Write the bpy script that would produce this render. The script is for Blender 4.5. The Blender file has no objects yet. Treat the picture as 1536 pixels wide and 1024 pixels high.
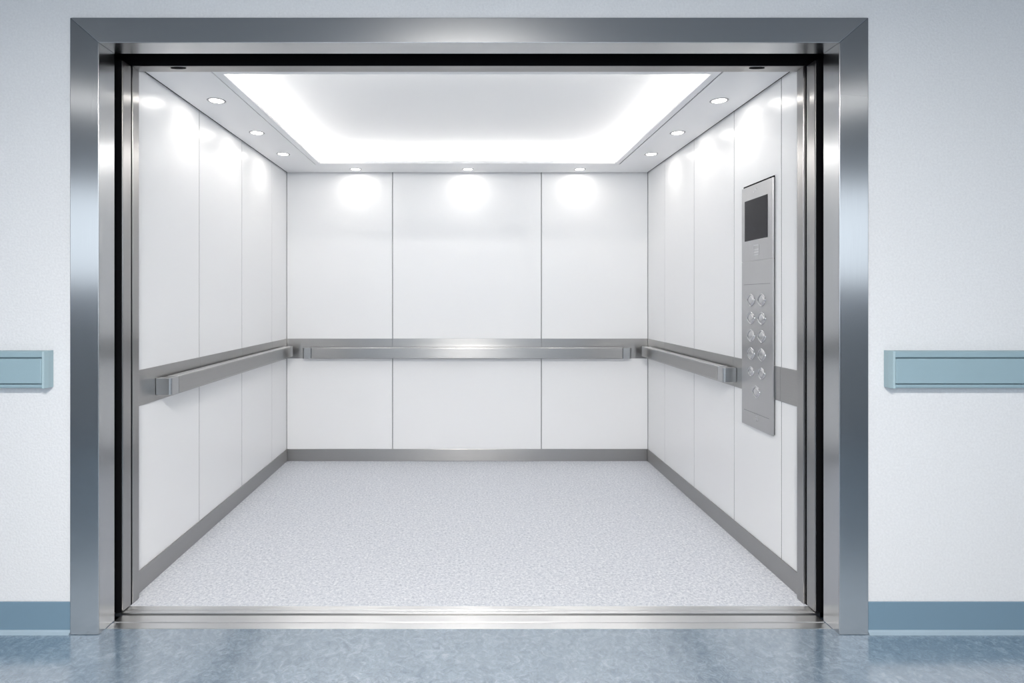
import bpy, bmesh, math
from mathutils import Vector

sc = bpy.context.scene
COL = sc.collection
PI = math.pi

# ------------------------------------------------------------------ materials
def new_mat(name):
    m = bpy.data.materials.new(name); m.use_nodes = True
    nt = m.node_tree
    return m, nt, nt.nodes['Principled BSDF']

def sset(b, **kw):
    for k, v in kw.items():
        b.inputs[k.replace('_', ' ')].default_value = v

def plain(name, col, rough=0.5, metal=0.0, spec=0.5, coat=0.0):
    m, nt, b = new_mat(name)
    sset(b, Base_Color=(*col, 1), Roughness=rough, Metallic=metal)
    b.inputs['Specular IOR Level'].default_value = spec
    b.inputs['Coat Weight'].default_value = coat
    return m

def emit(name, col, strength):
    m, nt, b = new_mat(name)
    sset(b, Base_Color=(0.9, 0.9, 0.9, 1), Roughness=0.5)
    b.inputs['Emission Color'].default_value = (*col, 1)
    b.inputs['Emission Strength'].default_value = strength
    return m

def coords(nt, scale):
    tc = nt.nodes.new('ShaderNodeTexCoord')
    mp = nt.nodes.new('ShaderNodeMapping')
    mp.inputs['Scale'].default_value = scale
    nt.links.new(tc.outputs['Object'], mp.inputs['Vector'])
    return mp.outputs['Vector']

def noise(nt, vec, scale, detail=2.0, rough=0.5, dist=0.0):
    n = nt.nodes.new('ShaderNodeTexNoise')
    n.inputs['Scale'].default_value = scale
    n.inputs['Detail'].default_value = detail
    n.inputs['Roughness'].default_value = rough
    n.inputs['Distortion'].default_value = dist
    nt.links.new(vec, n.inputs['Vector'])
    return n

def ramp(nt, fac, stops):
    r = nt.nodes.new('ShaderNodeValToRGB')
    e = r.color_ramp.elements
    e[0].position, e[0].color = stops[0][0], (*stops[0][1], 1)
    e[1].position, e[1].color = stops[-1][0], (*stops[-1][1], 1)
    for p, c in stops[1:-1]:
        x = e.new(p); x.color = (*c, 1)
    nt.links.new(fac, r.inputs['Fac'])
    return r.outputs['Color']

def bump(nt, b, height, strength, dist):
    bp = nt.nodes.new('ShaderNodeBump')
    bp.inputs['Strength'].default_value = strength
    bp.inputs['Distance'].default_value = dist
    nt.links.new(height, bp.inputs['Height'])
    nt.links.new(bp.outputs['Normal'], b.inputs['Normal'])

def steel(name, axis, col=(0.385, 0.38, 0.375), rough=0.30, aniso=0.86):
    """brushed stainless steel, brushed along one axis"""
    m, nt, b = new_mat(name)
    sset(b, Metallic=1.0, Anisotropic=aniso)
    sc_ = {'x': (1.5, 260, 260), 'y': (260, 1.5, 260), 'z': (260, 260, 1.5)}[axis]
    n = noise(nt, coords(nt, sc_), 4.0, 3.0)
    lo = tuple(c * 0.975 for c in col); hi = tuple(min(1, c * 1.025) for c in col)
    nt.links.new(ramp(nt, n.outputs['Fac'], [(0.3, lo), (0.7, hi)]), b.inputs['Base Color'])
    b.inputs['Roughness'].default_value = rough
    t = nt.nodes.new('ShaderNodeCombineXYZ')
    tv = {'x': (0, 1, 1), 'y': (1, 0, 1), 'z': (1, 1, 0)}[axis]
    for i in range(3): t.inputs[i].default_value = tv[i]
    nt.links.new(t.outputs[0], b.inputs['Tangent'])
    return m

SX = steel('brushed_steel_along_x', 'x')
SY = steel('brushed_steel_along_y', 'y')
SZ = steel('brushed_steel_along_z', 'z')
FX = steel('frame_steel_along_x', 'x', (0.50, 0.51, 0.52), 0.24, 0.1)
FZ = steel('frame_steel_along_z', 'z', (0.46, 0.47, 0.48), 0.23, 0.7)
HIGHLIGHT = plain('highlight_steel', (0.90, 0.895, 0.88), 0.28, 1.0)  # bright metal only for the painted highlight on the rail tops
CAP = plain('end_cap_steel', (0.47, 0.475, 0.48), 0.30, 1.0)
SILL = steel('sill_aluminium', 'x', (0.90, 0.895, 0.89), 0.33, 0.85)
PANEL_STEEL = steel('panel_steel', 'z', (0.49, 0.49, 0.495), 0.33, 0.5)
BUTTON_STEEL = plain('button_steel', (0.56, 0.56, 0.57), 0.24, 1.0)
MARK = plain('engraved_mark', (0.66, 0.66, 0.67), 0.35, 0.8)
DARKLINE = plain('engraved_line', (0.16, 0.16, 0.17), 0.5, 0.5)
BLACK = plain('dark_recess', (0.005, 0.005, 0.006), 0.8, 0.0, 0.05)  # near-black colour that puts deep shade into gaps
RUBBER = plain('dark_gasket', (0.02, 0.022, 0.025), 0.45)
SCREEN = plain('screen_glass', (0.014, 0.0135, 0.017), 0.15, 0.0, 0.18)

# white laminate of the car panels
WHITE, nt, b = new_mat('white_laminate')
sset(b, Base_Color=(0.83, 0.83, 0.833, 1), Roughness=0.28)
b.inputs['Specular IOR Level'].default_value = 0.35
n = noise(nt, coords(nt, (1, 1, 1)), 500.0, 2.0)
bump(nt, b, n.outputs['Fac'], 0.05, 0.001)
CEIL = plain('ceiling_white', (0.80, 0.80, 0.81), 0.45)
TRAYW = plain('tray_white', (0.86, 0.86, 0.86), 0.6)
BACKING = plain('panel_backing', (0.06, 0.06, 0.065), 0.6, 0.0, 0.2)

# textured hall paint
PAINT, nt, b = new_mat('hall_wall_paint')
v = coords(nt, (1, 1, 1))
n1 = noise(nt, v, 130.0, 4.0, 0.6)
n2 = noise(nt, v, 3.0, 2.0)
nt.links.new(ramp(nt, n1.outputs['Fac'], [(0.3, (0.665, 0.67, 0.685)), (0.7, (0.74, 0.745, 0.755))]), b.inputs['Base Color'])
sset(b, Roughness=0.65)
bump(nt, b, n1.outputs['Fac'], 0.35, 0.004)

# car floor: pale blue grey flecked vinyl
CARFLOOR, nt, b = new_mat('flecked_vinyl')
v = coords(nt, (1, 1, 1))
n1 = noise(nt, v, 95.0, 5.0, 0.7, 0.6)
nt.links.new(ramp(nt, n1.outputs['Fac'], [(0.30, (0.37, 0.40, 0.46)), (0.5, (0.60, 0.62, 0.665)), (0.70, (0.83, 0.84, 0.86))]), b.inputs['Base Color'])
sset(b, Roughness=0.55)
bump(nt, b, n1.outputs['Fac'], 0.15, 0.002)

# hall floor: blue marbled linoleum, polished
HALLFLOOR, nt, b = new_mat('blue_linoleum')
v = coords(nt, (1, 1, 1))
n1 = noise(nt, v, 26.0, 8.0, 0.72, 1.6)
n2 = noise(nt, v, 150.0, 3.0, 0.6)
c1 = ramp(nt, n1.outputs['Fac'], [(0.30, (0.105, 0.160, 0.222)), (0.52, (0.185, 0.255, 0.328)), (0.72, (0.34, 0.415, 0.485))])
c2 = ramp(nt, n2.outputs['Fac'], [(0.35, (0.86, 0.86, 0.86)), (0.65, (1.08, 1.08, 1.08))])
mx = nt.nodes.new('ShaderNodeMix'); mx.data_type = 'RGBA'; mx.blend_type = 'MULTIPLY'
mx.inputs['Factor'].default_value = 1.0
nt.links.new(c1, mx.inputs['A']); nt.links.new(c2, mx.inputs['B'])
nt.links.new(mx.outputs['Result'], b.inputs['Base Color'])
sset(b, Roughness=0.24)
b.inputs['Specular IOR Level'].default_value = 0.9
b.inputs['Coat Weight'].default_value = 1.0
b.inputs['Coat Roughness'].default_value = 0.16
b.inputs['Coat IOR'].default_value = 2.5
bump(nt, b, n1.outputs['Fac'], 0.06, 0.002)

BLUEBASE = plain('blue_vinyl_base', (0.155, 0.245, 0.32), 0.45)
BLUECOVE = plain('pale_blue_cove', (0.32, 0.41, 0.48), 0.35)
TEAL = plain('teal_vinyl', (0.275, 0.385, 0.435), 0.42)
TEALCAP = plain('teal_cap', (0.33, 0.44, 0.48), 0.42)
OPP_LOW = plain('added_band_tone', (0.42, 0.46, 0.50), 0.6)  # tone of the added band, set for reflections in the steel
OPP_MID = plain('blue_grey_paint', (0.58, 0.63, 0.69), 0.7)
LED = emit('cove_led', (1.0, 0.965, 0.92), 34.0)
LENS = emit('downlight_lens', (1.0, 0.98, 0.95), 8.0)
RING = plain('downlight_ring', (0.38, 0.38, 0.39), 0.35, 0.8)
PANEL_EM = emit('hall_lamp_diffuser', (0.92, 0.97, 1.0), 0.0)

# ------------------------------------------------------------------ geometry helpers
def bm_box(bm, x0, x1, y0, y1, z0, z1):
    r = bmesh.ops.create_cube(bm, size=1.0)
    for v in r['verts']:
        v.co = Vector((x0 + (v.co.x + .5) * (x1 - x0), y0 + (v.co.y + .5) * (y1 - y0), z0 + (v.co.z + .5) * (z1 - z0)))
    return r['verts']

def bm_prism(bm, pts, axis, a, b):
    """closed polygon swept between a and b along an axis; pts are the two other coordinates in x,y,z order"""
    def mk(p, t):
        return {'x': (t, p[0], p[1]), 'y': (p[0], t, p[1]), 'z': (p[0], p[1], t)}[axis]
    va = [bm.verts.new(mk(p, a)) for p in pts]
    vb = [bm.verts.new(mk(p, b)) for p in pts]
    bm.faces.new(va); bm.faces.new(vb[::-1])
    n = len(pts)
    for i in range(n):
        bm.faces.new((va[i], vb[i], vb[(i + 1) % n], va[(i + 1) % n]))

def obj(name, bm, mat, parent=None, bevel=0.0, seg=2, smooth=False, origin=None):
    bmesh.ops.recalc_face_normals(bm, faces=bm.faces[:])
    if bevel:
        es = [e for e in bm.edges if len(e.link_faces) == 2 and e.calc_face_angle(0) > 0.6]
        bmesh.ops.bevel(bm, geom=es, offset=bevel, segments=seg, profile=0.5, affect='EDGES', clamp_overlap=True)
    org = Vector(origin) if origin is not None else (wloc(parent) if parent else Vector((0, 0, 0)))
    bmesh.ops.translate(bm, verts=bm.verts[:], vec=-org)
    me = bpy.data.meshes.new(name)
    bm.to_mesh(me); bm.free()
    if smooth or bevel:
        for p in me.polygons: p.use_smooth = smooth
    me.materials.append(mat)
    o = bpy.data.objects.new(name, me); COL.objects.link(o)
    if parent:
        o.parent = parent; o.location = org - wloc(parent)
    else:
        o.location = org
    return o

def wloc(o):
    v = Vector(o.location)
    while o.parent:
        o = o.parent; v = v + Vector(o.location)
    return v

def boxes(name, lst, mat, parent=None, bevel=0.0, seg=2, origin=None):
    bm = bmesh.new()
    for q in lst: bm_box(bm, *q)
    return obj(name, bm, mat, parent, bevel, seg, origin=origin)

def tag(o, label, cat, group=None):
    o['label'] = label; o['category'] = cat; o['kind'] = 'thing'
    if group: o['group'] = group
    return o

def thing(name, label, cat, loc, group=None):
    o = bpy.data.objects.new(name, None); COL.objects.link(o)
    o.location = loc; o.empty_display_size = 0.1
    return tag(o, label, cat, group)

def struct(o):
    o['kind'] = 'structure'; return o

# ------------------------------------------------------------------ measures (metres)
JL, JR = -1.307, 1.319            # clear opening
OL, OR_ = -1.4095, 1.423          # outer edge of the door surround
ZI, ZO = 2.0995, 2.189
WF = 0.015                        # face of the hall wall
XW = 1.335                        # car side wall faces
YB = 2.203                        # car back wall face
ZC = 2.127                        # car ceiling border
HC = 2.65                         # hall ceiling
YH = -3.2                         # opposite hall wall

# ------------------------------------------------------------------ hall shell
bm = bmesh.new()
bm_box(bm, -5.0, OL, WF, 0.09, 0, HC)
bm_box(bm, OR_, 5.0, WF, 0.09, 0, HC)
bm_box(bm, OL, OR_, WF, 0.09, ZO, HC)
struct(obj('wall_front', bm, PAINT))
bm = bmesh.new()
bm_box(bm, -5.0, 5.0, YH - 0.1, 0.038, -0.06, 0)
bm_box(bm, -5.0, JL, 0.038, 0.09, -0.06, 0); bm_box(bm, JR, 5.0, 0.038, 0.09, -0.06, 0)
struct(obj('floor', bm, HALLFLOOR))
struct(boxes('ceiling', [(-5.0, 5.0, YH - 0.1, 0.09, HC, HC + 0.06)], plain('hall_ceiling_paint', (0.26, 0.275, 0.29), 0.8)))
WX0, WX1, WZ0, WZ1 = -4.7, 4.7, 1.30, 2.28      # unseen band in the opposite wall, added for the glow light
wr = struct(boxes('wall_rear', [(-5.0, 5.0, YH - 0.1, YH, 0.95, WZ0), (-5.0, 5.0, YH - 0.1, YH, WZ1, HC),
                                (-5.0, WX0, YH - 0.1, YH, WZ0, WZ1), (WX1, 5.0, YH - 0.1, YH, WZ0, WZ1)], OPP_MID))
struct(boxes('wall_rear_added_band', [(-5.0, 5.0, YH - 0.1, YH + 0.01, 0, 0.95)], OPP_LOW))  # unseen lower band, added to shape what the steel surround reflects
w1 = struct(boxes('glow_frame', [(WX0, WX1, YH - 0.08, YH - 0.02, WZ0, WZ0 + .04), (WX0, WX1, YH - 0.08, YH - 0.02, WZ1 - .04, WZ1)] +
                  [(x - .02, x + .02, YH - 0.08, YH - 0.02, WZ0 + .04, WZ1 - .04) for x in (WX0 + .02, -2.35, 0, 2.35, WX1 - .02)],
                  plain('glow_frame_paint', (0.8, 0.82, 0.85), 0.4)))  # frame invented around the glow light, no window known here
struct(boxes('wall_left', [(-5.1, -5.0, YH - 0.1, 0.09, 0, HC)], OPP_MID))
struct(boxes('wall_right', [(5.0, 5.1, YH - 0.1, 0.09, 0, HC)], OPP_MID))

# vinyl wall base with a coved pale toe
for nm, x0, x1 in (('baseboard_left', -5.0, OL - 0.004), ('baseboard_right', OR_ + 0.004, 5.0)):
    bb = struct(boxes(nm, [(x0, x1, 0.009, WF, 0.012, 0.112)], BLUEBASE, bevel=0.0015))
    bm = bmesh.new()
    bm_prism(bm, [(WF, 0.0), (WF, 0.013), (0.009, 0.013), (0.006, 0.006), (-0.001, 0.001), (-0.002, 0.0)], 'x', x0, x1)
    struct(obj('cove_toe', bm, BLUECOVE, bb))

# ------------------------------------------------------------------ stainless door surround
fr = thing('door_frame', 'wide brushed stainless steel surround framing the elevator doorway in the hall wall', 'door frame', (0.006, 0.046, 0))
YJ = 0.092
bm = bmesh.new(); bm_prism(bm, [(OL, 0), (JL, 0), (JL, ZI), (OL, ZO)], 'y', 0.0, YJ); obj('jamb', bm, FZ, fr, 0.0022)
bm = bmesh.new(); bm_prism(bm, [(OR_, 0), (JR, 0), (JR, ZI), (OR_, ZO)], 'y', 0.0, YJ); obj('jamb', bm, FZ, fr, 0.0022)
bm = bmesh.new(); bm_prism(bm, [(OL, ZO), (JL, ZI), (JR, ZI), (OR_, ZO)], 'y', 0.0, YJ); obj('head', bm, FX, fr, 0.0022)

# black sheets standing in for the shade in the pockets where the doors run
bm = bmesh.new()
bm_box(bm, -2.06, -2.05, 0.093, 0.2, -0.05, 2.2)
bm_box(bm, 2.05, 2.06, 0.093, 0.2, -0.05, 2.2)
bm_box(bm, -2.06, 2.06, 0.0925, 0.2005, 2.17, 2.18)
bm_box(bm, -2.06, OL, 0.0915, 0.0925, -0.05, 2.18); bm_box(bm, OR_, 2.06, 0.0915, 0.0925, -0.05, 2.18)
bm_box(bm, OL, OR_, 0.0922, 0.0932, 2.102, 2.18)
bm_box(bm, -2.06, 2.06, 0.2012, 0.2032, 2.10, 2.18)
bm_box(bm, -2.06, -1.309, 0.2022, 0.2042, -0.05, 2.18); bm_box(bm, 1.3205, 2.06, 0.2022, 0.2042, -0.05, 2.18)
bm_box(bm, -2.06, 2.06, 0.1285, 0.1435, -0.07, -0.06)
struct(obj('pocket_shade', bm, BLACK))

# sliding doors, parked open in the pockets
for s, nm in ((-1, 'left'), (1, 'right')):
    e = JL - 0.001 if s < 0 else JR + 0.001
    xs = (e - 0.70, e) if s < 0 else (e, e + 0.70)
    d = thing('car_door', 'brushed steel edge of the open sliding door beside the %s cabin post' % nm, 'elevator door', ((xs[0] + xs[1]) / 2, 0.172, 0), 'open elevator doors')
    boxes('door_leaf', [(xs[0], xs[1], 0.1445, 0.199, 0.003, 2.098)], SZ, d, 0.0035, 3)
    q = (xs[0], xs[1] - 0.0045) if s < 0 else (xs[0] + 0.0045, xs[1])
    boxes('edge_shade', [(q[0], q[1], 0.1405, 0.1444, 0.003, 2.098)], BLACK, d)  # added black strip painting the shade in front of the leaf

# inner steel frame of the car entrance
cf = thing('cabin_entrance', 'slim brushed steel inner frame of the elevator cabin with two dark slots in its head', 'door frame', (0.006, 0.23, 0))
boxes('post', [(-1.345, JL, 0.2066, 0.250, 0.0, ZI)], SZ, cf, 0.0015)
boxes('post', [(JR - 0.007, 1.345, 0.2066, 0.250, 0.0, ZI)], SZ, cf, 0.0015)
boxes('head', [(-1.345, 1.345, 0.2066, 0.262, ZI + 0.0005, 2.165)], SX, cf, 0.0015)
for x in (-1.136, 1.138):
    bm = bmesh.new()
    n_ = 24
    bm_prism(bm, [(x + 0.031 * math.cos(2 * PI * k / n_), 0.221 + 0.0085 * math.sin(2 * PI * k / n_)) for k in range(n_)], 'z', ZI - 0.0015, ZI + 0.0004)
    obj('sensor_slot', bm, BLACK, cf)

# thresholds
ls = thing('landing_sill', 'grooved bright aluminium threshold strip along the edge of the blue hall floor', 'threshold', (0.006, 0.083, 0))
boxes('sill_plate', [(JL + .001, JR - .001, 0.0385, 0.0765, -0.05, 0.0), (JL + .001, JR - .001, 0.0825, 0.1275, -0.05, 0.0),
                     (JL + .001, JR - .001, 0.0385, 0.1275, -0.05, -0.014)], SILL, ls, 0.0017)
cs = thing('cabin_sill', 'grooved bright metal threshold strip along the front of the pale cabin floor', 'threshold', (0.006, 0.169, 0))
boxes('sill_plate', [(-1.34, 1.34, 0.1435, 0.1615, -0.05, 0.0), (-1.34, 1.34, 0.1655, 0.1935, -0.05, 0.0),
                     (-1.34, 1.34, 0.1435, 0.1935, -0.05, -0.012)], SILL, cs, 0.0014)

# ------------------------------------------------------------------ elevator car shell
struct(boxes('floor', [(-1.36, 1.36, 0.194, YB + 0.02, -0.05, 0.0)], CARFLOOR))
PT = 0.012
def side_wall(nm, s, seams):
    ys = [0.2505] + seams + [YB]
    xa, xb = sorted((s * (XW + PT), s * (XW + 0.04)))
    ja, jb = sorted((s * (XW + 0.0008), s * (XW + PT)))
    w = struct(boxes(nm, [(xa, xb, 0.2505, YB + 0.04, 0, 2.26)] + [(ja, jb, y - 0.0013, y + 0.0013, 0, 2.13) for y in seams], BACKING))
    for i in range(len(ys) - 1):
        g = lambda k: 0.0 if k in (0, len(ys) - 1) else (0.0022 if k < len(ys) - 2 else 0.0014)
        a = ys[i] + g(i); c = ys[i + 1] - g(i + 1)
        xa, xb = sorted((s * XW, s * (XW + PT)))
        struct(boxes('wall_panel', [(xa, xb, a, c, 0.0, 2.131)], WHITE, w, 0.0012))
    return w
side_wall('wall_left', -1, [0.824, 1.364, 1.885])
side_wall('wall_right', 1, [0.405, 0.837, 1.344, 1.846])
w = struct(boxes('wall_back', [(-XW - 0.04, XW + 0.04, YB + PT, YB + 0.04, 0, 2.26)], BACKING))
xs = [-XW, -0.552, 0.547, XW]
for i in range(3):
    struct(boxes('wall_panel', [(xs[i] + 0.0025, xs[i + 1] - 0.0025, YB, YB + PT, 0.0, 2.131)], WHITE, w, 0.0012))

# steel kick plates
struct(boxes('baseboard_left', [(-XW + .0005, -XW + 0.007, 0.2505, YB - .0005, 0.0, 0.089)], SY, bevel=0.0018))
struct(boxes('baseboard_right', [(XW - 0.007, XW - .0005, 0.2505, YB - .0005, 0.0, 0.089)], SY, bevel=0.0018))
struct(boxes('baseboard_back', [(-XW + 0.0075, XW - 0.0075, YB - 0.007, YB - .0005, 0.0, 0.089)], SX, bevel=0.0018))

# ceiling border with a rectangular opening, and a shadow gap all round
EX, EY0, EY1 = 1.325, 0.262, YB - 0.016
GX, GY0, GY1 = 1.056, 0.306, 1.948
CT = 0.03
struct(boxes('ceiling', [(-EX, -GX, EY0, EY1, ZC, ZC + CT), (GX, EX, EY0, EY1, ZC, ZC + CT),
                         (-GX, GX, EY0, GY0, ZC, ZC + CT), (-GX, GX, GY1, EY1, ZC, ZC + CT)], CEIL))
struct(boxes('light_stop', [(-1.375, 1.375, 0.262, YB + 0.04, 2.262, 2.28)], BLACK))  # unseen cover, added so the recess light does not leak

# luminous recess
TX, TY0, TY1, TZ = 1.10, 0.262, 2.035, 2.228
IX, IY0, IY1 = 1.014, 0.350, 1.908
cl = thing('ceiling_light', 'large rectangular recessed light glowing around its edges in the cabin ceiling', 'ceiling light', (0, 1.13, ZC))
bm = bmesh.new()
for q in ((-GX + .006, -IX, GY0 + .009, GY1 - .009), (IX, GX - .009, GY0 + .009, GY1 - .009), (-IX, IX, GY0 + .009, IY0), (-IX, IX, IY1, GY1 - .009)):
    bm_box(bm, *q, ZC - 0.0015, ZC + 0.012)
obj('rim', bm, CEIL, cl)
ga, gb = GX - .0088, GX - .0002
boxes('groove_shade', [(-gb, -ga, GY0 + .0002, GY1 - .0002, ZC + .005, ZC + .011), (ga, gb, GY0 + .0002, GY1 - .0002, ZC + .005, ZC + .011),
                        (-ga, ga, GY1 - .0088, GY1 - .0002, ZC + .005, ZC + .011), (-ga, ga, GY0 + .0002, GY0 + .0088, ZC + .005, ZC + .011)], BACKING, cl)  # added dark strips paint the groove's shade and close it against LED glow
boxes('tray', [(-TX - .01, -TX, TY0, TY1, ZC + CT, TZ), (TX, TX + .01, TY0, TY1, ZC + CT, TZ),
               (-TX, TX, TY0 - 0, TY0 + .01, ZC + CT, TZ), (-TX, TX, TY1, TY1 + .01, ZC + CT, TZ),
               (-TX - .01, TX + .01, TY0, TY1 + .01, TZ, TZ + .012)], TRAYW, cl)
L0 = ZC + CT
for q in ((-1.092, -1.076, 0.32, 2.02), (1.076, 1.092, 0.32, 2.02), (-1.07, 1.07, 2.008, 2.024), (-1.07, 1.07, 0.28, 0.296)):
    boxes('light_strip', [(*q, L0 + .001, L0 + .010)], LED, cl)

# ------------------------------------------------------------------ downlights
def make_downlight(x, y, label):
    t = thing('downlight', label, 'downlight', (x, y, ZC), 'recessed downlights in the cabin ceiling')
    bm = bmesh.new(); n_ = 40
    rs = [(0.032, 0.0), (0.033, -0.0016), (0.0395, -0.0016), (0.0425, 0.0)]
    vs = [[bm.verts.new((x + r * math.cos(2 * PI * k / n_), y + r * math.sin(2 * PI * k / n_), ZC + z)) for k in range(n_)] for r, z in rs]
    for a in range(4):
        for k in range(n_):
            bm.faces.new((vs[a][k], vs[a][(k + 1) % n_], vs[(a + 1) % 4][(k + 1) % n_], vs[(a + 1) % 4][k]))
    obj('trim_ring', bm, RING, t, smooth=True)
    bm = bmesh.new()
    bm_prism(bm, [(x + 0.0318 * math.cos(2 * PI * k / n_), y + 0.0318 * math.sin(2 * PI * k / n_)) for k in range(n_)], 'z', ZC - 0.0012, ZC)
    obj('lens', bm, LENS, t)
    return t
DL = []
first = None
for x, y, lb in ((-1.183, 0.671, 'lit downlight in the left ceiling strip, the one nearest the doorway'),
                 (-1.183, 1.190, 'lit downlight in the middle of the left ceiling strip'),
                 (-1.186, 1.660, 'lit downlight in the left ceiling strip, the one nearest the back wall'),
                 (1.188, 0.671, 'lit downlight in the right ceiling strip, the one nearest the doorway'),
                 (1.182, 1.190, 'lit downlight in the middle of the right ceiling strip'),
                 (1.185, 1.660, 'lit downlight in the right ceiling strip, the one nearest the back wall'),
                 (-0.803, 2.085, 'lit downlight over the narrow left panel of the back wall'),
                 (0.004, 2.085, 'lit downlight over the wide middle panel of the back wall'),
                 (0.808, 2.085, 'lit downlight over the narrow right panel of the back wall')):
    if first is None:
        first = make_downlight(x, y, lb)
    else:
        r = first.copy(); COL.objects.link(r); r.location = (x, y, ZC); r['label'] = lb
        for ch in first.children:
            c = ch.copy(); COL.objects.link(c); c.parent = r
    DL.append((x, y))

# ------------------------------------------------------------------ steel bands and handrails in the car
B0, B1 = 0.757, 0.903
def band_y(s, seams, label):
    ys = [0.2505] + seams + [YB - .0005]
    xa, xb = sorted((s * (XW - .0004), s * (XW - 0.004)))
    o = boxes('wall_band', [(xa, xb, ys[i] + .0006, ys[i + 1] - .0006, B0, B1) for i in range(len(ys) - 1)], SY, bevel=0.001, origin=(s * XW, 1.2, B0))
    tag(o, label, 'wall band', 'flat steel bands behind the cabin handrails')
band_y(-1, [0.824, 1.364, 1.885], 'flat brushed steel band along the left cabin wall, behind the handrail')
band_y(1, [0.405, 0.837, 1.344, 1.846], 'flat brushed steel band along the right cabin wall, passing behind the button panel')
o = boxes('wall_band', [(a + .0006, c - .0006, YB - 0.004, YB, B0, B1) for a, c in ((-XW + .005, -0.552), (-0.552, 0.547), (0.547, XW - .005))], SX, bevel=0.001, origin=(0, YB, B0))
tag(o, 'flat brushed steel band across the back cabin wall, behind the long handrail', 'wall band', 'flat steel bands behind the cabin handrails')

def rail(label, axis, wall, sgn, a, b, z0, z1, depth=0.072, thick=0.050, cap=0.062):
    """U-shaped bar: plan runs from a to b along axis; stands off the wall face by depth; returns close both ends"""
    # u = along, w = distance from the wall
    def P(u, w):
        return (u, wall + sgn * w) if axis == 'x' else (wall + sgn * w, u)
    mid = (a + b) / 2
    loc = P(mid, depth / 2)
    t = thing('handrail', label, 'handrail', (loc[0], loc[1], z0), 'steel handrails inside the cabin')
    mat = SX if axis == 'x' else SY
    bm = bmesh.new()
    bm_prism(bm, [P(a + cap, depth - thick), P(b - cap, depth - thick), P(b - cap, depth), P(a + cap, depth)], 'z', z0, z1)
    obj('grip', bm, mat, t, 0.005, 3)
    bm = bmesh.new()
    bm_prism(bm, [P(a + cap, depth - thick + .002), P(b - cap, depth - thick + .002), P(b - cap, depth - .004), P(a + cap, depth - .004)], 'z', z1 - .001, z1 + .0012)
    obj('top_highlight', bm, HIGHLIGHT, t, 0.0005, 1)['label'] = 'bright strip standing in for the highlight on top'  # added bright plate paints the highlight along the grip
    for u, d in ((a, 1), (b, -1)):
        R = 0.014; n_ = 7
        pts = []
        # outer rounded corner
        for k in range(n_ + 1):
            th = PI / 2 * k / n_
            pts.append((u + d * (R - R * math.sin(th)), depth - R + R * math.cos(th)))
        # pts run from (u+R, depth) to (u, depth-R)
        pts += [(u, 0.0045), (u + d * 0.034, 0.0045), (u + d * 0.034, depth - thick - 0.006), (u + d * 0.040, depth - thick), (u + d * (cap - 0.0006), depth - thick), (u + d * (cap - 0.0006), depth)]
        bm = bmesh.new()
        bm_prism(bm, [P(*q) for q in pts], 'z', z0, z1)
        obj('end_cap', bm, CAP, t, 0.0018, 2)
    return t
rail('long brushed steel handrail across the back wall of the cabin', 'x', YB, -1, -1.198, 1.193, 0.762, 0.840)
rail('brushed steel handrail on the left cabin wall, its bluish end facing the doorway', 'y', -XW, 1, 0.415, 2.130, 0.781, 0.855)
rail('brushed steel handrail on the right cabin wall, ending short of the button panel', 'y', XW, -1, 0.800, 2.130, 0.781, 0.853)

# ------------------------------------------------------------------ hall bumper rails
def bumper(label, x0, x1, endx, d):
    t = thing('wall_handrail', label, 'handrail', ((x0 + x1) / 2, WF, 0.878), 'blue green bumper rails on the hall wall')
    a, b = (x0, endx - 0.012) if d > 0 else (endx + 0.012, x1)
    bm = bmesh.new()
    bm_prism(bm, [(WF, 0.878), (-0.018, 0.878), (-0.022, 0.881), (-0.022, 0.891), (-0.012, 0.892), (-0.012, 0.985), (-0.022, 0.9865), (-0.022, 1.004), (-0.018, 1.008), (WF, 1.008)], 'x', a, b)
    obj('retainer', bm, TEAL, t, 0.0008, 1)
    m0, m1 = (x0, endx - 0.0122) if d > 0 else (endx + 0.0122, x1)
    boxes('bumper_cover', [(m0, m1, -0.0285, -0.0122, 0.8945, 0.982)], TEAL, t, 0.0035, 3)
    c0, c1 = (endx - 0.012, endx) if d > 0 else (endx, endx + 0.012)
    bm = bmesh.new()
    e, i = endx, endx - 0.012 * d
    bm_prism(bm, [(i + 0.0002 * d, WF), (e, WF), (e, -0.008), (e - 0.005 * d, -0.0245), (i + 0.0002 * d, -0.0270)], 'z', 0.8775, 1.0085)
    obj('end_cap', bm, TEALCAP, t, 0.001, 1)
bumper('short visible piece of blue green bumper rail on the hall wall, left of the doorway', -3.0, -1.478, -1.478, 1)
bumper('longer visible piece of blue green bumper rail on the hall wall, right of the doorway', 1.487, 3.0, 1.487, -1)

# ------------------------------------------------------------------ car operating panel
PX = 1.324                        # front face of the plate
PY0, PY1, PZ0, PZ1 = 0.451, 0.733, 0.597, 1.720
cp = thing('control_panel', 'tall steel button panel with dark screen on the right cabin wall', 'control panel', (1.330, 0.592, PZ0))
boxes('faceplate', [(PX, PX + .0065, PY0, PY1, 1.3695, PZ1), (PX, PX + .0065, PY0, PY1, PZ0, 1.3665), (PX + .002, PX + .0068, PY0 + .002, PY1 - .002, PZ0 + .002, PZ1 - .002)], PANEL_STEEL, cp, 0.0012)
boxes('shadow_gap', [(PX + .0066, 1.3309, PY0 + .004, PY1 - .004, PZ0 + .005, PZ1 + .009), (1.3309, 1.3349, PY0 + .004, PY1 - .004, PZ0 + .005, B0 - .002), (1.3309, 1.3349, PY0 + .004, PY1 - .004, B1 + .002, PZ1 + .009)], BLACK, cp)
sc_ = boxes('screen', [(PX - .0012, PX - .0001, 0.494, 0.702, 1.465, 1.655)], SCREEN, cp, 0.0004, 1)
sc_['label'] = 'dark glass screen'
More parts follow.
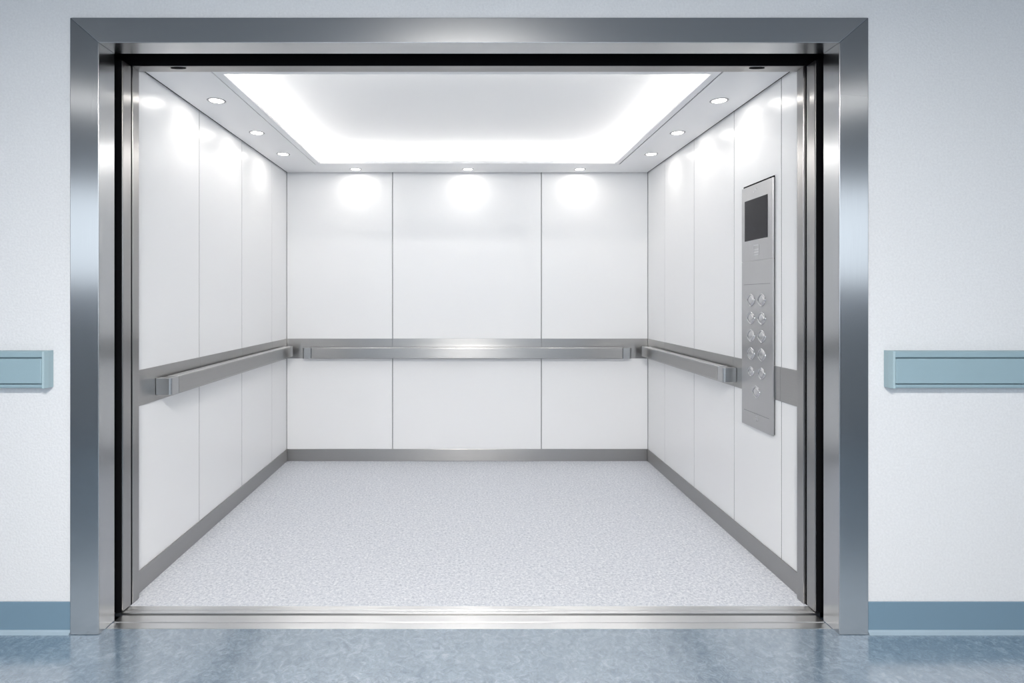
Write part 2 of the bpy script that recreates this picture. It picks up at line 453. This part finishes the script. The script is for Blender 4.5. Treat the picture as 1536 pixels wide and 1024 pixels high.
boxes('seam_line', [(PX - .0006, PX - .0001, PY0 + 0.022, PY1 - 0.022, 1.2595, 1.2612)], DARKLINE, cp)
boxes('seam_line', [(PX - .0006, PX - .0001, PY0 + 0.030, PY1 - 0.024, 0.6655, 0.6672)], DARKLINE, cp)

# small raised marks (camera eye at the top, slotted speaker below the screen, mark at the bottom)
bm = bmesh.new()
for y0, y1, z in ((0.585, 0.597, 1.6905), (0.592, 0.604, 1.6945), (0.612, 0.620, 1.683)):
    bm_box(bm, PX - .0014, PX - .0001, y0, y1, z, z + 0.006)
obj('emblem', bm, MARK, cp, 0.0005, 1)
bm = bmesh.new()
for z in (1.4365, 1.4175, 1.4045, 1.393):
    bm_box(bm, PX - .0014, PX - .0001, 0.572, 0.618, z, z + 0.0045)
for y in (0.570, 0.6165):
    bm_box(bm, PX - .0012, PX - .0001, y, y + .0025, 1.397, 1.4385)
obj('speaker_grille', bm, MARK, cp, 0.0005, 1)
bm = bmesh.new(); n_ = 20
for a0, a1, r in ((0.6, 5.0, 0.0125), (3.9, 5.6, 0.0125)):
    for k in range(n_):
        t0, t1 = (a0 + (a1 - a0) * k / n_, a0 + (a1 - a0) * (k + 1) / n_)
        ps = [(0.592 + q * math.cos(t), 0.6445 + q * math.sin(t)) for q, t in ((r, t0), (r, t1), (r - .0022, t1), (r - .0022, t0))]
        bm_prism(bm, ps, 'x', PX - .0010, PX - .0001)
bm_box(bm, PX - .0010, PX - .0001, 0.588, 0.598, 0.642, 0.6445)
bm_box(bm, PX - .0010, PX - .0001, 0.5915, 0.594, 0.6445, 0.652)
obj('emblem', bm, MARK, cp)

def sup(t, p):
    c, s = math.cos(t), math.sin(t)
    return math.copysign(abs(c) ** (2 / p), c), math.copysign(abs(s) ** (2 / p), s)
def lathe_x(bm, rings, y, z, ry, rz, p, n_=32):
    """rings of (scale, x); first ring open, last ring closed with a centre point"""
    vs = []
    for sc0, x in rings:
        vs.append([bm.verts.new((x, y + ry * sc0 * sup(2 * PI * k / n_, p)[0], z + rz * sc0 * sup(2 * PI * k / n_, p)[1])) for k in range(n_)])
    for a in range(len(vs) - 1):
        for k in range(n_):
            bm.faces.new((vs[a][k], vs[a][(k + 1) % n_], vs[a + 1][(k + 1) % n_], vs[a + 1][k]))
    bm.faces.new(vs[-1])
def button(y, z, k=1.0):
    bm = bmesh.new()
    # raised collar
    lathe_x(bm, [(1.0, PX - .0001), (0.98, PX - .0030), (0.90, PX - .0045), (0.82, PX - .0032), (0.80, PX - .0010)], y, z, 0.036 * k, 0.0305 * k, 1.55)
    c = obj('button', bm, BUTTON_STEEL, cp, smooth=True)
    bm = bmesh.new()
    lathe_x(bm, [(1.0, PX - .0011), (0.95, PX - .0030), (0.6, PX - .0042), (0.1, PX - .0046)], y, z, 0.0275 * k, 0.0235 * k, 1.55)
    obj('button_cap', bm, BUTTON_STEEL, c, smooth=True)
ZL = [1.187, 1.103, 1.021, 0.938, 0.855]
ZR = [1.188, 1.1045, 1.0235, 0.940, 0.857]
for i in range(5):
    button(0.642, ZL[i], 0.82 if i == 4 else 1.0)
    button(0.545, ZR[i], 0.9 if i == 4 else 1.0)
button(0.593, 0.767, 0.95)

# ------------------------------------------------------------------ lights
def area(name, loc, rot, sx, sy, power, col, spread=PI):
    d = bpy.data.lights.new(name, 'AREA'); d.shape = 'RECTANGLE'; d.size = sx; d.size_y = sy
    d.energy = power; d.color = col; d.spread = spread
    o = bpy.data.objects.new(name, d); COL.objects.link(o); o.location = loc; o.rotation_euler = rot
    return o
for i, (x, y) in enumerate(DL):
    d = bpy.data.lights.new('downlight_beam', 'AREA'); d.shape = 'DISK'; d.size = 0.062
    d.energy = 0.62; d.color = (1.0, 0.955, 0.90)
    o = bpy.data.objects.new('downlight_beam', d); COL.objects.link(o); o.location = (x, y, ZC - 0.006)

area('hall_ceiling_lamp', (0, -2.6, HC - 0.01), (0, 0, 0), 0.8, 0.4, 184, (1.0, 0.962, 0.92), 2.95)
for x in (-2.75, 2.75):
    area('hall_ceiling_lamp', (x, -2.15, HC - 0.01), (0, 0, 0), 0.6, 0.3, 2.5, (1.0, 0.985, 0.965))
area('added_glow', (0, YH - 0.09, (WZ0 + WZ1) / 2), (PI / 2, 0, 0), WX1 - WX0, WZ1 - WZ0, 60, (0.84, 0.92, 1.0))  # added bluish light, gives the bright band reflected in the jambs

wd = bpy.data.worlds.new('world'); sc.world = wd; wd.use_nodes = True
wd.node_tree.nodes['Background'].inputs[0].default_value = (0.6, 0.75, 1.0, 1)
wd.node_tree.nodes['Background'].inputs[1].default_value = 0.02

# ------------------------------------------------------------------ camera
cam = bpy.data.cameras.new('camera'); co = bpy.data.objects.new('camera', cam); COL.objects.link(co)
cam.sensor_width = 36; cam.lens = 860 / 1536 * 36
cam.shift_x = (768 - 701) / 1536; cam.shift_y = (450 - 512) / 1536
cam.clip_start = 0.02
co.location = (0, -2.033, 1.187); co.rotation_euler = (PI / 2, 0, 0)
sc.camera = co

vs = sc.view_settings
vs.view_transform = 'Standard'; vs.look = 'None'; vs.exposure = -0.03; vs.gamma = 1.0; vs.use_curve_mapping = False
sc.display_settings.display_device = 'sRGB'
sc.cycles.max_bounces = 14; sc.cycles.diffuse_bounces = 8; sc.cycles.glossy_bounces = 8
sc.cycles.sample_clamp_indirect = 8.0
